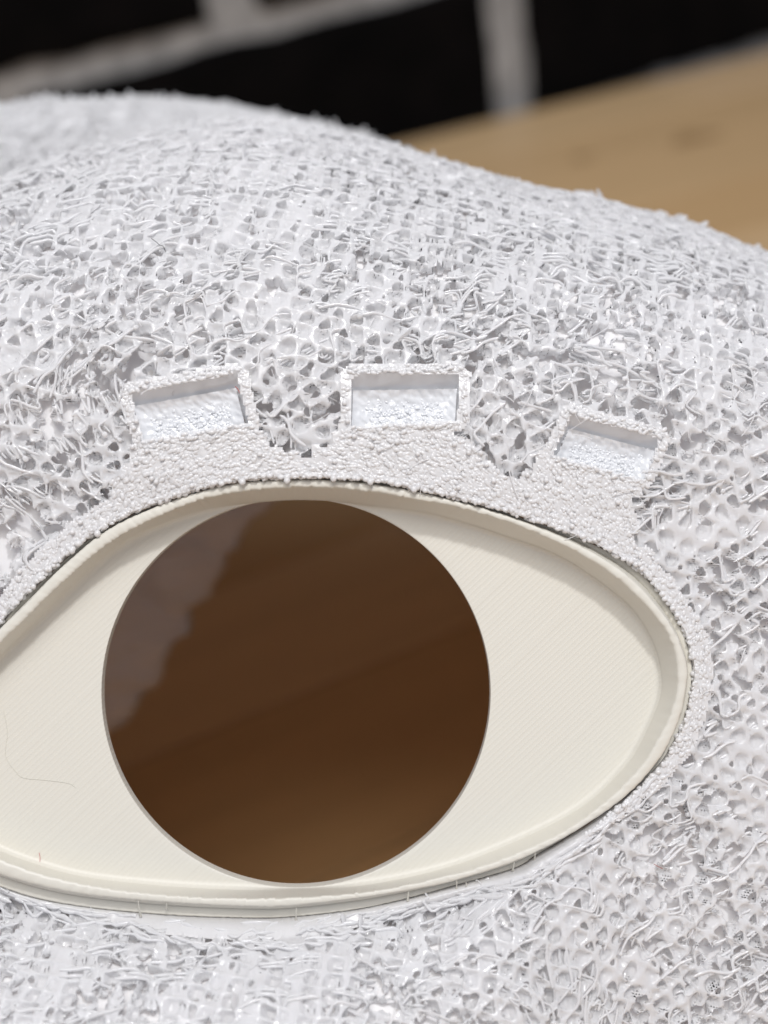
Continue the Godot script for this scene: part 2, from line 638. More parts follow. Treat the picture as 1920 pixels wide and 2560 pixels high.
func threads(t: Tris) -> void:   # hair-thin strings of plastic left between the lines
	for k in 420:
		var u := rng.randf_range(20.0, 1900.0)
		var v := rng.randf_range(420.0, 2540.0)
		var p := px(u, v, 0.0)
		var m := mask_at(p.x, p.y)
		if m == 3 or p.y > 38.0:
			continue
		p.z = zfront(p.x, p.y) + rng.randf_range(-0.6, 0.25)
		var d := Vector3(rng.randf_range(-0.6, 1.0), rng.randf_range(-1.0, 1.0), 0.0).normalized() * rng.randf_range(0.8, 3.2)
		var bow := Vector3(rng.randf_range(-0.3, 0.3), rng.randf_range(-0.3, 0.3), rng.randf_range(-0.1, 0.5))
		var run := PackedVector3Array()
		var r := PackedFloat32Array()
		var th := rng.randf_range(0.03, 0.075)
		for j in 6:
			var f := j / 5.0
			var q := p + d * (f - 0.5)
			q.z = zfront(q.x, q.y) + (p.z - zfront(p.x, p.y))
			run.append(q + bow * 4.0 * f * (1.0 - f))
			r.append(th * (0.6 + 0.8 * absf(f - 0.5)))
		tube(t, run, r, Vector3(0.1, 0.2, 1).normalized())

# ---------------------------------------------------------------- solid band, beads, slots
func solid_band() -> Tris:
	var t := Tris.new()
	var step := 0.28
	var at := {}
	for b in range(0, 240):
		for a in range(0, 440):
			var x := -62.0 + a * step
			var y := -48.0 + b * step
			if mask_at(x, y) != 1 and not (mask_at(x + 0.45, y) == 1 or mask_at(x, y + 0.45) == 1 or mask_at(x - 0.45, y) == 1 or mask_at(x, y - 0.45) == 1):
				continue
			var flat := Vector2(x, y) - hub
			var lim := at_angle(E_, flat.angle()) + 0.14
			if flat.length() < lim + 0.2:
				flat = flat.normalized() * lim
				x = hub.x + flat.x
				y = hub.y + flat.y
			var z := zfront(x, y) - 0.15 + 0.18 * fine.get_noise_2d(x * 11.0, y * 14.0)
			at[b * 500 + a] = t.v.size()
			t.v.append(Vector3(x, y, z))
	for key in at:
		if at.has(key + 1) and at.has(key + 500) and at.has(key + 501):
			t.quad(at[key + 500], at[key + 501], at[key + 1], at[key])
	t.smooth()
	return t

func bead_mesh() -> ArrayMesh:
	var t := Tris.new()
	for i in 6:
		for j in 9:
			var la := -PI / 2 + PI * i / 5.0
			var lo := TAU * j / 8.0
			var p := Vector3(cos(la) * cos(lo), cos(la) * sin(lo), sin(la))
			t.v.append(p)
			t.n.append(p)
	for i in 5:
		for j in 8:
			var a := i * 9 + j
			t.quad(a + 9, a + 10, a + 1, a)
	return t.mesh()

func scatter(called: String, mesh: Mesh, m: Material, places: Array, parent: Node3D) -> void:
	var mm := MultiMesh.new()
	mm.transform_format = MultiMesh.TRANSFORM_3D
	mm.mesh = mesh
	mm.instance_count = places.size()
	var to := Transform3D(Basis(), -head_base) * m2w
	for k in places.size():
		mm.set_instance_transform(k, to * (places[k] as Transform3D))
	var o := MultiMeshInstance3D.new()
	o.name = called
	o.multimesh = mm
	o.material_override = m
	o.set_meta("kind", "stuff")
	parent.add_child(o, true)

func bead(p: Vector3, n: Vector3, along: Vector3, l: float, w: float, h: float) -> Transform3D:
	var a := (along - n * along.dot(n)).normalized()
	return Transform3D(Basis(a * l, n.cross(a) * w, n * h), p)

func band_beads() -> Array:
	var out := []
	var y := -48.0
	while y < 19.0:
		var x := -60.0
		while x < 60.0:
			var p := Vector2(x + rng.randf_range(-0.22, 0.22), y + rng.randf_range(-0.18, 0.18))
			x += 0.38
			if mask_at(p.x, p.y) != 1:
				continue
			var q := p - hub
			var n := surface_normal(p.x, p.y)
			var tan := Vector3(-q.y, q.x * 1.6, 0.0).normalized()
			tan = (tan + Vector3(rng.randf_range(-0.8, 0.8), rng.randf_range(-0.8, 0.8), 0)).normalized()
			var s := rng.randf_range(0.6, 1.35)
			var lift := 0.16 * fine.get_noise_2d(p.x * 8, p.y * 12)
			out.append(bead(Vector3(p.x, p.y, zfront(p.x, p.y) - 0.2 + lift), n, tan, 0.32 * s, 0.2 * s, 0.16 * s))
			if rng.randf() < 0.012:
				out.append(bead(Vector3(p.x, p.y, zfront(p.x, p.y) + 0.1), n, tan, 0.3, 0.28, 0.3))
		y += 0.27
	# a knobbly edge over the gap round the insert, and lips round the slots
	for k in 900:
		var a := TAU * k / 900.0
		if sin(a) < -0.35:
			continue
		var r := at_angle(E_, a) + rng.randf_range(0.02, 0.4)
		var p := hub + Vector2(cos(a), sin(a)) * r
		var s := rng.randf_range(0.2, 0.36)
		out.append(bead(Vector3(p.x, p.y, zfront(p.x, p.y) - rng.randf_range(0.1, 1.0)), Vector3(0, 0, 1), Vector3(1, 0, 0), s * 1.2, s, s))
		if rng.randf() < 0.012 and sin(a) > 0.5:
			p -= Vector2(cos(a), sin(a)) * 0.35
			out.append(bead(Vector3(p.x, p.y, zfront(p.x, p.y) - 0.1), Vector3(0, 0, 1), Vector3(1, 0, 0), 0.38, 0.42, 0.4))
	for si in SLOTS.size():
		var s: PackedVector2Array = SLOTS[si]
		for e in [0, 2]:
			var a: Vector2 = s[e]
			var b: Vector2 = s[(e + 1) % 4]
			var c := int(a.distance_to(b) / (0.24 if e == 0 else 0.5))
			var nrm := -(b - a).orthogonal().normalized()
			for k in c:
				for row in 2:
					var p := a.lerp(b, (k + rng.randf()) / c) + nrm * (0.05 + row * 0.38 + rng.randf_range(-0.3, 0.3))
					var lift: float = [0.02, -0.04][row] * (1.8 if e == 0 else 1.0)
					var z := rng.randf_range(0.6, 1.4)
					out.append(bead(Vector3(p.x, p.y, zfront(p.x, p.y) + lift - 0.1 + 0.25 * noise.get_noise_2d(p.x * 9.0, p.y * 9.0)), surface_normal(p.x, p.y), Vector3(b.x - a.x, b.y - a.y, 0).normalized() + Vector3(rng.randf_range(-0.8, 0.8), rng.randf_range(-0.8, 0.8), 0), 0.34 * z, 0.2 * z, 0.2 * z))
	return out

func slot(si: int, root: Node3D, m: Material, floor_m: Material, to: Transform3D) -> void:
	var s: PackedVector2Array = SLOTS[si]
	var top := []
	var low := []
	var mid := Vector2()
	for p in s:
		mid += p / 4.0
	var n := surface_normal(mid.x, mid.y)
	for p in s:
		var q := Vector3(p.x, p.y, zfront(p.x, p.y) + 0.1)
		top.append(q)
		low.append(q - n * 1.9 + Vector3(0, -1.4, 0) + Vector3(mid.x - p.x, mid.y - p.y, 0.0) * 0.07)
	# walls, with a soft corner into the floor
	var t := Tris.new()
	for e in 4:
		for k in 25:
			var f := k / 25.0
			var a: Vector3 = top[e].lerp(top[(e + 1) % 4], f)
			var b: Vector3 = low[e].lerp(low[(e + 1) % 4], f)
			for j in 7:
				var g := j / 6.0
				var w := a.lerp(b, g)
				var q := Vector3(fine.get_noise_3dv(w * 7.0), fine.get_noise_3dv(w * 7.0 + Vector3(40, 0, 0)), 0) * 0.18
				t.v.append(w + q)
	var rows := 100
	for k in rows:
		for j in 6:
			var a := k * 7 + j
			var b := ((k + 1) % rows) * 7 + j
			t.quad(b, b + 1, a + 1, a)
	t.smooth()
	var w := part("slot_wall", t.mesh(to), floor_m, root)
	var f := Tris.new()
	var nx := 52
	var ny := 24
	for b in ny + 1:
		for a in nx + 1:
			var p: Vector3 = (low[3].lerp(low[2], a / float(nx)) as Vector3).lerp(low[0].lerp(low[1], a / float(nx)), b / float(ny))
			var edge := minf(minf(a, nx - a) * 0.25, minf(b, ny - b) * 0.25)
			p.z += 0.22 * fine.get_noise_2d(p.x * 16.0, p.y * 16.0) + 0.8 * exp(-edge * 1.1)
			f.v.append(p)
	for b in ny:
		for a in nx:
			var o := b * (nx + 1) + a
			f.quad(o + nx + 1, o + nx + 2, o + 1, o)
	f.smooth()
	part("slot_floor", f.mesh(to), floor_m, root)
	var places := []
	for k in 900:
		var fx := rng.randf()
		var fy := rng.randf()
		var p: Vector3 = (low[3].lerp(low[2], fx) as Vector3).lerp(low[0].lerp(low[1], fx), fy)
		var z := rng.randf_range(0.1, 0.21)
		places.append(bead(p + n * rng.randf_range(-0.08, 0.1), n, Vector3(rng.randf_range(-1, 1), rng.randf_range(-1, 1), 0.1).normalized(), z * rng.randf_range(1.0, 1.7), z, z * 0.8))
	scatter("slot_grain", grain, floor_m, places, root)
var grain: ArrayMesh
var head_base := Vector3()

# ---------------------------------------------------------------- inner shell
func shell(t: Tris, inset: float) -> void:
	var q := Vector3(-6, -36, -85)
	var rows := 120
	var cols := 220
	var cut := PackedByteArray()
	var bays := []
	for s in SLOTS:
		bays.append(Geometry2D.offset_polygon(s, 3.6, Geometry2D.JOIN_ROUND)[0])
	for b in rows + 1:
		for a in cols:
			var la := -PI / 2 + PI * b / rows
			var lo := TAU * a / cols
			var d := Vector3(cos(la) * sin(lo), sin(la), cos(la) * cos(lo))
			var far := 0.0
			var step := 6.0
			var out := 0
			while far < 260.0:
				var w := depth(q + d * (far + step))
				var wp := q + d * (far + step)
				if w < inset:
					if step < 0.2:
						break
					step *= 0.5
					continue
				far += step
			var p := q + d * far
			var wy := (m2w * p).y
			if wy < 0.0005:
				out = 1
			if far > 200.0 or p.z < -190.0:
				out = 1
			if p.z > -25.0:
				var flat := Vector2(p.x, p.y) - hub
				var lim := at_angle(E_, flat.angle()) + 0.15
				if flat.length() < lim - 4.5:
					out = 2
				elif flat.length() < lim:   # drawn out to the edge of the opening
					flat = flat.normalized() * lim
					p = Vector3(hub.x + flat.x, hub.y + flat.y, p.z)
			if p.z > -25.0:
				for o in bays:
					if Geometry2D.is_point_in_polygon(Vector2(p.x, p.y), o):
						p -= d * 3.4
						break
			cut.append(out)
			t.v.append(p)
	for b in rows:
		for a in cols:
			var i0 := b * cols + a
			var i1 := b * cols + (a + 1) % cols
			if cut[i0] + cut[i1] + cut[i0 + cols] + cut[i1 + cols] == 0:
				t.quad(i0 + cols, i1 + cols, i1, i0)
	t.smooth()

func outer_strands(sh: Tris) -> Array:   # the lattice goes on over the rest of the head
	var out := []
	var q := Vector3(-6, -36, -85)
	var dirs := []
	for f in 3:
		var a := deg_to_rad(100.0 + 120.0 * f)
		dirs.append(PB * Vector3(cos(a), sin(a), 0.0))
	for k in range(0, sh.i.size(), 3):
		var a := sh.v[sh.i[k]]
		var b := sh.v[sh.i[k + 1]]
		var c := sh.v[sh.i[k + 2]]
		if in_view(a) and not (a.z < -70.0 and a.x > 0.0) and a.x < 52.5 and a.x > -51.0:
			continue
		var n := (b - a).cross(c - a)
		var area := n.length() / 2.0
		n = n.normalized()
		if n.dot(a - q) < 0.0:
			n = -n
		var want := area * 1.7
		var many := int(want) + int(rng.randf() < want - int(want))
		for m in mini(many, 40):
			var u := rng.randf()
			var v := rng.randf() * (1.0 - u)
			var p := a + (b - a) * u + (c - a) * v + n * rng.randf_range(0.1, 1.9)
			var d: Vector3 = dirs[rng.randi() % 3] + Vector3(rng.randf_range(-0.3, 0.3), rng.randf_range(-0.3, 0.3), rng.randf_range(-0.3, 0.3))
			d = d - n * d.dot(n) * 0.7
			if d.length() < 0.2 or absf(d.normalized().dot(n)) > 0.95:
				continue
			out.append(bead(p, n, d, rng.randf_range(0.7, 1.7), rng.randf_range(0.14, 0.24), rng.randf_range(0.14, 0.3)))
	return out

func socket_wall() -> Tris:   # the cut edge of the head round the insert
	var t := Tris.new()
	for k in N:
		var a := TAU * k / N
		var d := Vector2(cos(a), sin(a))
		for j in 8:
			var wob := 0.10 * fine.get_noise_2d(k * 7.0, j * 9.0)
			var p: Vector2 = hub + d * (E_[k] + [1.5, 0.95, 0.5, 0.2, 0.1, 0.12, 0.3, 4.0][j] + wob * 0.6)
			var z: float = zfront(p.x, p.y) - [0.9, 0.35, 0.12, 0.2, 0.9, 3.0, 7.5, 7.8][j] + wob
			t.v.append(Vector3(p.x, p.y, minf(z, 30.0)))
	for k in N:
		for j in 7:
			var o := k * 8 + j
			var w := ((k + 1) % N) * 8 + j
			t.quad(w, w + 1, o + 1, o)
	t.smooth()
	return t

# ---------------------------------------------------------------- the eye insert
func loft(rings: Array, closed := true) -> Tris:   # rings of [radius table, z table or number]
	var t := Tris.new()
	var c := rings.size()
	for k in N:
		var a := TAU * k / N
		for r in rings:
			var rad: float = r[0][k]
			var p := hub + Vector2(cos(a), sin(a)) * rad
			var z: float = r[1] if r[1] is float else r[1][k]
			t.v.append(Vector3(p.x, p.y, z))
			t.uv.append(Vector2(p.x * 0.68 - p.y * 0.73, p.x * 0.73 + p.y * 0.68))
	for k in N:
		for j in c - 1:
			var o := k * c + j
			var w := ((k + 1) % N) * c + j
			t.quad(o, o + 1, w + 1, w)
	t.smooth()
	return t

func tab(f: Callable) -> PackedFloat32Array:
	var r := PackedFloat32Array()
	for k in N:
		r.append(f.call(k))
	return r

func eye_insert(plate_m: Material, rim_m: Material) -> void:
	var root := thing("eye_insert", "cream plastic almond eye with a round open iris, set in the white head", "eye insert", m2w * Vector3(hub.x, hub.y, -6))
	var to := Transform3D(Basis(), -root.position) * m2w
	var H := tab(func(k): return minf(hole_r, A_[k] - 0.03))
	var edge := tab(func(k): return minf(hole_r + 0.10, A_[k] - 0.02))
	# the plate with its hole
	var rings := [[H, PLATE - 1.6], [H, PLATE - 0.10], [edge, PLATE - 0.01]]
	for s in [0.2, 0.4, 0.6, 0.8, 0.92, 1.0]:
		rings.append([tab(func(k): return lerpf(edge[k], maxf(A_[k] - 0.75, edge[k] + 0.004), s)), PLATE])
	for s in [0.25, 0.5, 0.75, 1.0]:
		rings.append([tab(func(k): return lerpf(maxf(A_[k] - 0.75, edge[k] + 0.004), A_[k] + 0.02, s)), PLATE + 0.75 * (1.0 - sqrt(1.0 - s * s)) * 0.9])
	part("sclera_plate", loft(rings).mesh(to), plate_m, root)
	var back_ring := [[tab(func(k): return E_[k] - 0.1), PLATE - 1.6], [H, PLATE - 1.6]]
	part("plate_back", loft(back_ring).mesh(to), rim_m, root)
	# the rim: inner wall, stepped top and outer side
	var jag := PackedFloat32Array()
	var jag2 := PackedFloat32Array()
	for k in N:
		var w := 15.0 + 8.0 * sin(k * 0.013)
		var saw := fposmod(k / w + 0.8 * fine.get_noise_2d(k * 1.0, 4.0), 1.0)
		jag.append(0.16 * (saw - 0.5) + 0.05 * fine.get_noise_2d(k * 6.0, 9.0))
		jag2.append(0.06 * fine.get_noise_2d(k * 5.0, 30.0))
	var wall := [[tab(func(k): return A_[k] - 0.002), PLATE + 0.55]]
	for s in [0.2, 0.5, 0.8, 0.95]:
		wall.append([tab(func(k): return lerpf(A_[k], B_[k], s) + jag[k] * s * s * 0.8), lerpf(PLATE + 0.66, -0.02, s)])
	wall.append([tab(func(k): return B_[k] + 0.03 + jag[k]), tab(func(k): return -0.03 + jag2[k])])
	wall.append([tab(func(k): return lerpf(B_[k], C_[k], 0.25) + jag[k]), tab(func(k): return 0.10 + jag2[k])])
	wall.append([tab(func(k): return lerpf(B_[k], C_[k], 0.7) + 0.5 * jag[k]), tab(func(k): return 0.08 + jag2[k] + 0.04 * fine.get_noise_2d(k * 3.0, 70.0))])
	wall.append([tab(func(k): return C_[k] - 0.06 - 0.5 * jag[k]), tab(func(k): return -0.02 + jag2[k])])
	wall.append([tab(func(k): return C_[k] - 0.5 * jag[k]), -0.18])
	wall.append([tab(func(k): return lerpf(C_[k], E_[k], 0.25)), -0.9])
	wall.append([tab(func(k): return lerpf(C_[k], E_[k], 0.42)), -1.8])
	part("rim", loft(wall).mesh(to), rim_m, root)
	var fl := [[tab(func(k): return lerpf(C_[k], E_[k], 0.40)), -1.75], [tab(func(k): return lerpf(C_[k], E_[k], 0.55)), -1.62], [tab(func(k): return lerpf(C_[k], E_[k], 0.9) + jag2[k] * 0.5), -1.6]]
	fl.append([tab(func(k): return E_[k] + jag2[k]), -1.75])
	fl.append([tab(func(k): return E_[k] + jag2[k] * 0.5), -2.2])
	fl.append([tab(func(k): return E_[k] - 0.05), PLATE - 1.6])
	part("flange", loft(fl).mesh(to), rim_m, root)
	# threads of plastic from the flange to the head
	var t := Tris.new()
	for uv in [[1023,2205,1019,2252], [1142,2200,1141,2226], [1165,2205,1166,2222], [1286,2150,1282,2176], [1338,2130,1336,2150], [345,2250,352,2290], [417,2254,416,2274], [741,2270,740,2300], [1590,1330,1600,1322]]:
		var a := px(uv[0], uv[1], -0.2)
		var b := px(uv[2], uv[3], -0.9)
		var run := PackedVector3Array()
		var r := PackedFloat32Array()
		for j in 5:
			run.append(a.lerp(b, j / 4.0) + Vector3(0, 0, 0.15 * sin(PI * j / 4.0)))
			r.append(0.05 + 0.11 * pow(j / 4.0, 3.0))
		tube(t, run, r, Vector3(0.3, 0, 1).normalized())
	part("plastic_thread", t.mesh(to), rim_m, root).set_meta("kind", "stuff")

# ---------------------------------------------------------------- materials
func plastic(c: Color, rough: float, through := 0.0) -> StandardMaterial3D:
	var m := StandardMaterial3D.new()
	m.albedo_color = c.linear_to_srgb()
	m.roughness = rough
	if through > 0.0:
		m.backlight_enabled = true
		m.backlight = Color(through, through, through)
	return m

func raster_texture() -> ImageTexture:   # fine lines of the printed plate, 40 mm by 40 mm
	var w := 1024
	var im := Image.create(w, 64, false, Image.FORMAT_RGBA8)
	var lines := 80
	var deep := []
	for k in lines:
		deep.append(rng.randf_range(0.5, 0.8) if rng.randf() < 0.12 else rng.randf_range(0.85, 1.0))
	for y in 64:
		for x in w:
			var f := x / float(w) * lines
			var k := int(f) % lines
			var g := absf(fposmod(f, 1.0) - 0.5) * 2.0
			var h: float = deep[k] * 0.85 + 0.08 * fine.get_noise_2d(x * 0.4, y * 3.0)
			h *= 1.0 - 0.55 * pow(g, 3.0)
			im.set_pixel(x, y, Color(h, h, h))
	return ImageTexture.create_from_image(im)

func noise_tex(freq: float, a: Color, b: Color, w := 512, octaves := 4, s := 1) -> NoiseTexture2D:
	var f := FastNoiseLite.new()
	f.seed = s
	f.frequency = freq
	f.fractal_octaves = octaves
	var g := Gradient.new()
	g.set_color(0, a.linear_to_srgb())
	g.set_color(1, b.linear_to_srgb())
	var n := NoiseTexture2D.new()
	n.width = w
	n.height = w
	n.noise = f
	n.color_ramp = g
	n.seamless = true
	return n

# ---------------------------------------------------------------- the table and the wall
func box(t: Tris, lo: Vector3, hi: Vector3, bevel: float, uv0 := Vector2(), uvs := 1.0) -> void:
	var o := t.v.size()
	var z := [[lo.y, 0.0], [hi.y - bevel, 0.0], [hi.y, bevel]]
	for r in z:
		for c in [[lo.x + r[1], lo.z + r[1]], [hi.x - r[1], lo.z + r[1]], [hi.x - r[1], hi.z - r[1]], [lo.x + r[1], hi.z - r[1]]]:
			t.v.append(Vector3(c[0], r[0], c[1]))
			t.uv.append(uv0 + Vector2(c[0], c[1] + r[0]) * uvs)
	for r in 2:
		for c in 4:
			var a: int = o + r * 4 + c
			var b: int = o + r * 4 + (c + 1) % 4
			t.quad(a, b, b + 4, a + 4)
	t.quad(o + 8, o + 9, o + 10, o + 11)

func flat_mesh(t: Tris) -> ArrayMesh:
	var s := SurfaceTool.new()
	s.begin(Mesh.PRIMITIVE_TRIANGLES)
	s.set_smooth_group(-1)
	for k in t.i:
		s.set_uv(t.uv[k])
		s.add_vertex(t.v[k])
	s.generate_normals()
	return s.commit()

func table_and_wall() -> void:
	# two measured points of the table's far edge give where the wall stands
	var eye := Vector3(0, HEIGHT, 0)
	var ra := ray(1070, 340)
	var rb := ray(1920, 130)
	var pa := eye + ra * (HEIGHT / -ra.y)
	var pb := eye + rb * (HEIGHT / -rb.y)
	var along := (pb - pa).normalized()
	var yaw := atan2(-along.z, along.x)
	print("edge ", pa, pb, " yaw ", rad_to_deg(yaw))
	var turn := Basis(Vector3.UP, yaw)
	# table: staves run along the wall; local x along, local z towards the viewer
	var root := thing("wooden_table", "butcher block table top of pale glued wooden staves under the white head", "table", pa)
	root.basis = turn
	var woods := []
	for k in 5:
		var m := StandardMaterial3D.new()
		var tone: Color = Color(1.42, 1.52, 1.6) * [Color(0.46, 0.295, 0.15), Color(0.44, 0.275, 0.135), Color(0.48, 0.31, 0.165), Color(0.45, 0.285, 0.145), Color(0.42, 0.255, 0.12)][k]
		m.albedo_texture = noise_tex(0.012, tone * 0.94, tone * 1.05, 512, 5, 20 + k)
		m.uv1_scale = Vector3(1.2, 14.0, 1.0)
		m.uv1_offset = Vector3(k * 0.31, k * 0.17, 0)
		m.roughness = 0.45
		woods.append(m)
	var z := 0.0
	var row := 0
	while z < 1.0:
		var x := -0.75 + rng.randf_range(-0.3, 0.0)
		if row == 1:
			x = -0.62
		while x < 0.85:
			var l := rng.randf_range(0.32, 0.6)
			var t := Tris.new()
			box(t, Vector3(x + 0.0002, -0.03 + rng.randf() * 0.0004, z + 0.0002), Vector3(x + l - 0.0002, rng.randf_range(-0.0003, 0.0), z + 0.0478), 0.0004, Vector2(rng.randf(), rng.randf()))
			part("stave", flat_mesh(t), woods[rng.randi() % 5], root)
			x += l
		z += 0.048
		row += 1
	var km := StandardMaterial3D.new()
	km.albedo_color = Color(0.42, 0.26, 0.12).linear_to_srgb()
	km.roughness = 0.5
	for kn in [[1735, 345, 0.011, 0.006], [1455, 395, 0.004, 0.003]]:
		var knots := Tris.new()
		var r := ray(kn[0], kn[1])
		var c: Vector3 = turn.transposed() * (eye + r * (HEIGHT / -r.y) - pa) + Vector3(0, 0.0005, 0)
		var o := knots.v.size()
		knots.v.append(c); knots.uv.append(Vector2())
		for j in 24:
			var a := TAU * j / 24
			knots.v.append(c + Vector3(cos(a) * kn[2], 0, sin(a) * kn[3]) * (1.0 + 0.3 * sin(a * 3.0)))
			knots.uv.append(Vector2())
		for j in 24:
			knots.i.append(o); knots.i.append(o + 1 + j); knots.i.append(o + 1 + (j + 1) % 24)
		part("wood_knot", flat_mesh(knots), km, root)
	var apron := Tris.new()
	box(apron, Vector3(-1.0, -0.09, 0.02), Vector3(1.0, -0.032, 0.95), 0.001)
	part("table_frame", flat_mesh(apron), woods[3], root)
	# wall: mortar body and single bricks
	var wall := thing("brick_wall", "black painted brick wall with grey mortar joints behind the table", "wall", pa + turn * Vector3(0, 0, -0.006))
	wall.basis = turn
	wall.set_meta("kind", "structure")
	var mm := StandardMaterial3D.new()
	mm.albedo_texture = noise_tex(0.02, Color(0.2, 0.196, 0.19), Color(0.44, 0.428, 0.415), 512, 5, 40)
	mm.uv1_triplanar = true
	mm.uv1_scale = Vector3(6, 6, 6)
	mm.roughness = 0.95
	var bm := StandardMaterial3D.new()
	bm.albedo_texture = noise_tex(0.02, Color(0.002, 0.002, 0.002), Color(0.005, 0.004, 0.004), 256, 4, 41)
	bm.uv1_triplanar = true
	bm.uv1_scale = Vector3(5, 5, 5)
	bm.roughness = 0.9
	bm.metallic_specular = 0.15
	var body := Tris.new()
	box(body, Vector3(-1.1, -0.12, -0.08), Vector3(1.1, 0.75, -0.004), 0.001)
	part("mortar", flat_mesh(body), mm, wall)
	# measured: the first bed joint above the table and the upright joints
	var wp := pa + turn * Vector3(0, 0, -0.006)
	var nrm := turn * Vector3(0, 0, 1)
	var hit := func(u: float, v: float) -> Vector3:
		var r := ray(u, v)
		return turn.transposed() * (eye + r * ((wp - eye).dot(nrm) / r.dot(nrm)) - wp)
	var j1: Vector3 = hit.call(600, 72)
	var j1b: Vector3 = hit.call(600, 34)
	var j1c: Vector3 = hit.call(600, 110)
	var u1: Vector3 = hit.call(1205, 110)
	var u2: Vector3 = hit.call(1335, 110)
	var u3: Vector3 = hit.call(540, 10)
	var u4: Vector3 = hit.call(640, 10)
	print("joint ", j1, j1b, j1c, " upright ", u1, u2, " upper ", u3, u4)
	var bed := j1b.y - j1c.y
	var course := 0.065
	var y := j1c.y - 2.0 * (course + bed) - 0.0
	var gap := (u2.x - u1.x) * 0.78
	var length := 0.215
	for r in 9:
		var lo := j1c.y + (r - 2) * (course + bed) + (bed if r > 1 else 0.0) - (course if r > 1 else 0.0)
		lo = j1b.y + (r - 2) * (course + bed)
		var mid := (u1.x + u2.x) / 2 if r % 2 == 1 else (u3.x + u4.x) / 2
		for k in range(-5, 6):
			var x0 := mid + k * (length + gap) + gap / 2
			if x0 < -1.05 or x0 + length > 1.05:
				continue
			var t := Tris.new()
			brick(t, Vector3(x0, lo, -0.05), Vector3(x0 + length, lo + course, 0.0))
			t.smooth()
			part("brick", t.mesh(), bm, wall)
	# the courses are not quite level
	var tilt := Basis(Vector3(0, 0, 1), deg_to_rad(2.8))
	wall.basis = turn * tilt
	wall.position = wp + turn * (j1 - tilt * j1)

func brick(t: Tris, lo: Vector3, hi: Vector3) -> void:   # front face with a worn, uneven outline
	var c := 14
	var ring := []
	for k in c:
		ring.append(Vector2(lerpf(lo.x, hi.x, k / float(c)), lo.y))
	for k in 5:
		ring.append(Vector2(hi.x, lerpf(lo.y, hi.y, k / 5.0)))
	for k in c:
		ring.append(Vector2(lerpf(hi.x, lo.x, k / float(c)), hi.y))
	for k in 5:
		ring.append(Vector2(lo.x, lerpf(hi.y, lo.y, k / 5.0)))
	var m := ring.size()
	var mid := Vector2(lo.x + hi.x, lo.y + hi.y) / 2
	for r in 4:
		for p in ring:
			var j := Vector2(rng.randf_range(-1, 1), rng.randf_range(-1, 1)) * 0.0012
			var q: Vector2 = p + j
			var ins: float = [0.0, 0.0, 0.002, 0.02][r]
			q += (mid - q).normalized() * ins
			t.v.append(Vector3(q.x, q.y, [lo.z, hi.z - 0.002, hi.z, hi.z + 0.0005][r]))
	for r in 3:
		for k in m:
			var a := r * m + k
			var b := r * m + (k + 1) % m
			t.quad(a, a + m, b + m, b)
	t.v.append(Vector3(mid.x, mid.y, hi.z + 0.0006))
	for k in m:
		t.i.append(3 * m + k); t.i.append(t.v.size() - 1); t.i.append(3 * m + (k + 1) % m)

# ---------------------------------------------------------------- small fibres
func fibre(pts: Array, lift: float, r: float, c: Color, label: String) -> void:
	var run := PackedVector3Array()
	var rad := PackedFloat32Array()
	for k in range(0, pts.size(), 2):
		var p: Vector3 = px(pts[k], pts[k + 1], 0.0)
		var z: float = PLATE if (Vector2(p.x, p.y) - hub).length() < at_angle(A_, (Vector2(p.x, p.y) - hub).angle()) else zfront(p.x, p.y)
		p = px(pts[k], pts[k + 1], z + lift)
		for it in 3:
			if z != PLATE:
				p = px(pts[k], pts[k + 1], zfront(p.x, p.y) + lift)
		run.append(p)
		rad.append(r)
	var smooth := PackedVector3Array()
	var sr := PackedFloat32Array()
	for k in run.size() - 1:
		for s in 5:
			smooth.append(run[k].cubic_interpolate(run[k + 1], run[maxi(k - 1, 0)], run[mini(k + 2, run.size() - 1)], s / 5.0))
			sr.append(r)
	smooth.append(run[run.size() - 1])
	sr.append(r * 0.5)
	var base := m2w * smooth[0]
	var t := Tris.new()
	tube(t, smooth, sr, Vector3(0.2, 0.1, 1).normalized(), 1.0)
	var o := MeshInstance3D.new()
	o.name = numbered("lint_fibre")
	o.mesh = t.mesh(Transform3D(Basis(), -base) * m2w)
	o.position = base
	o.material_override = plastic(c, 0.7)
	tag(o, label, "fibre", "lint fibres caught on the head and the eye")
	add_child(o)

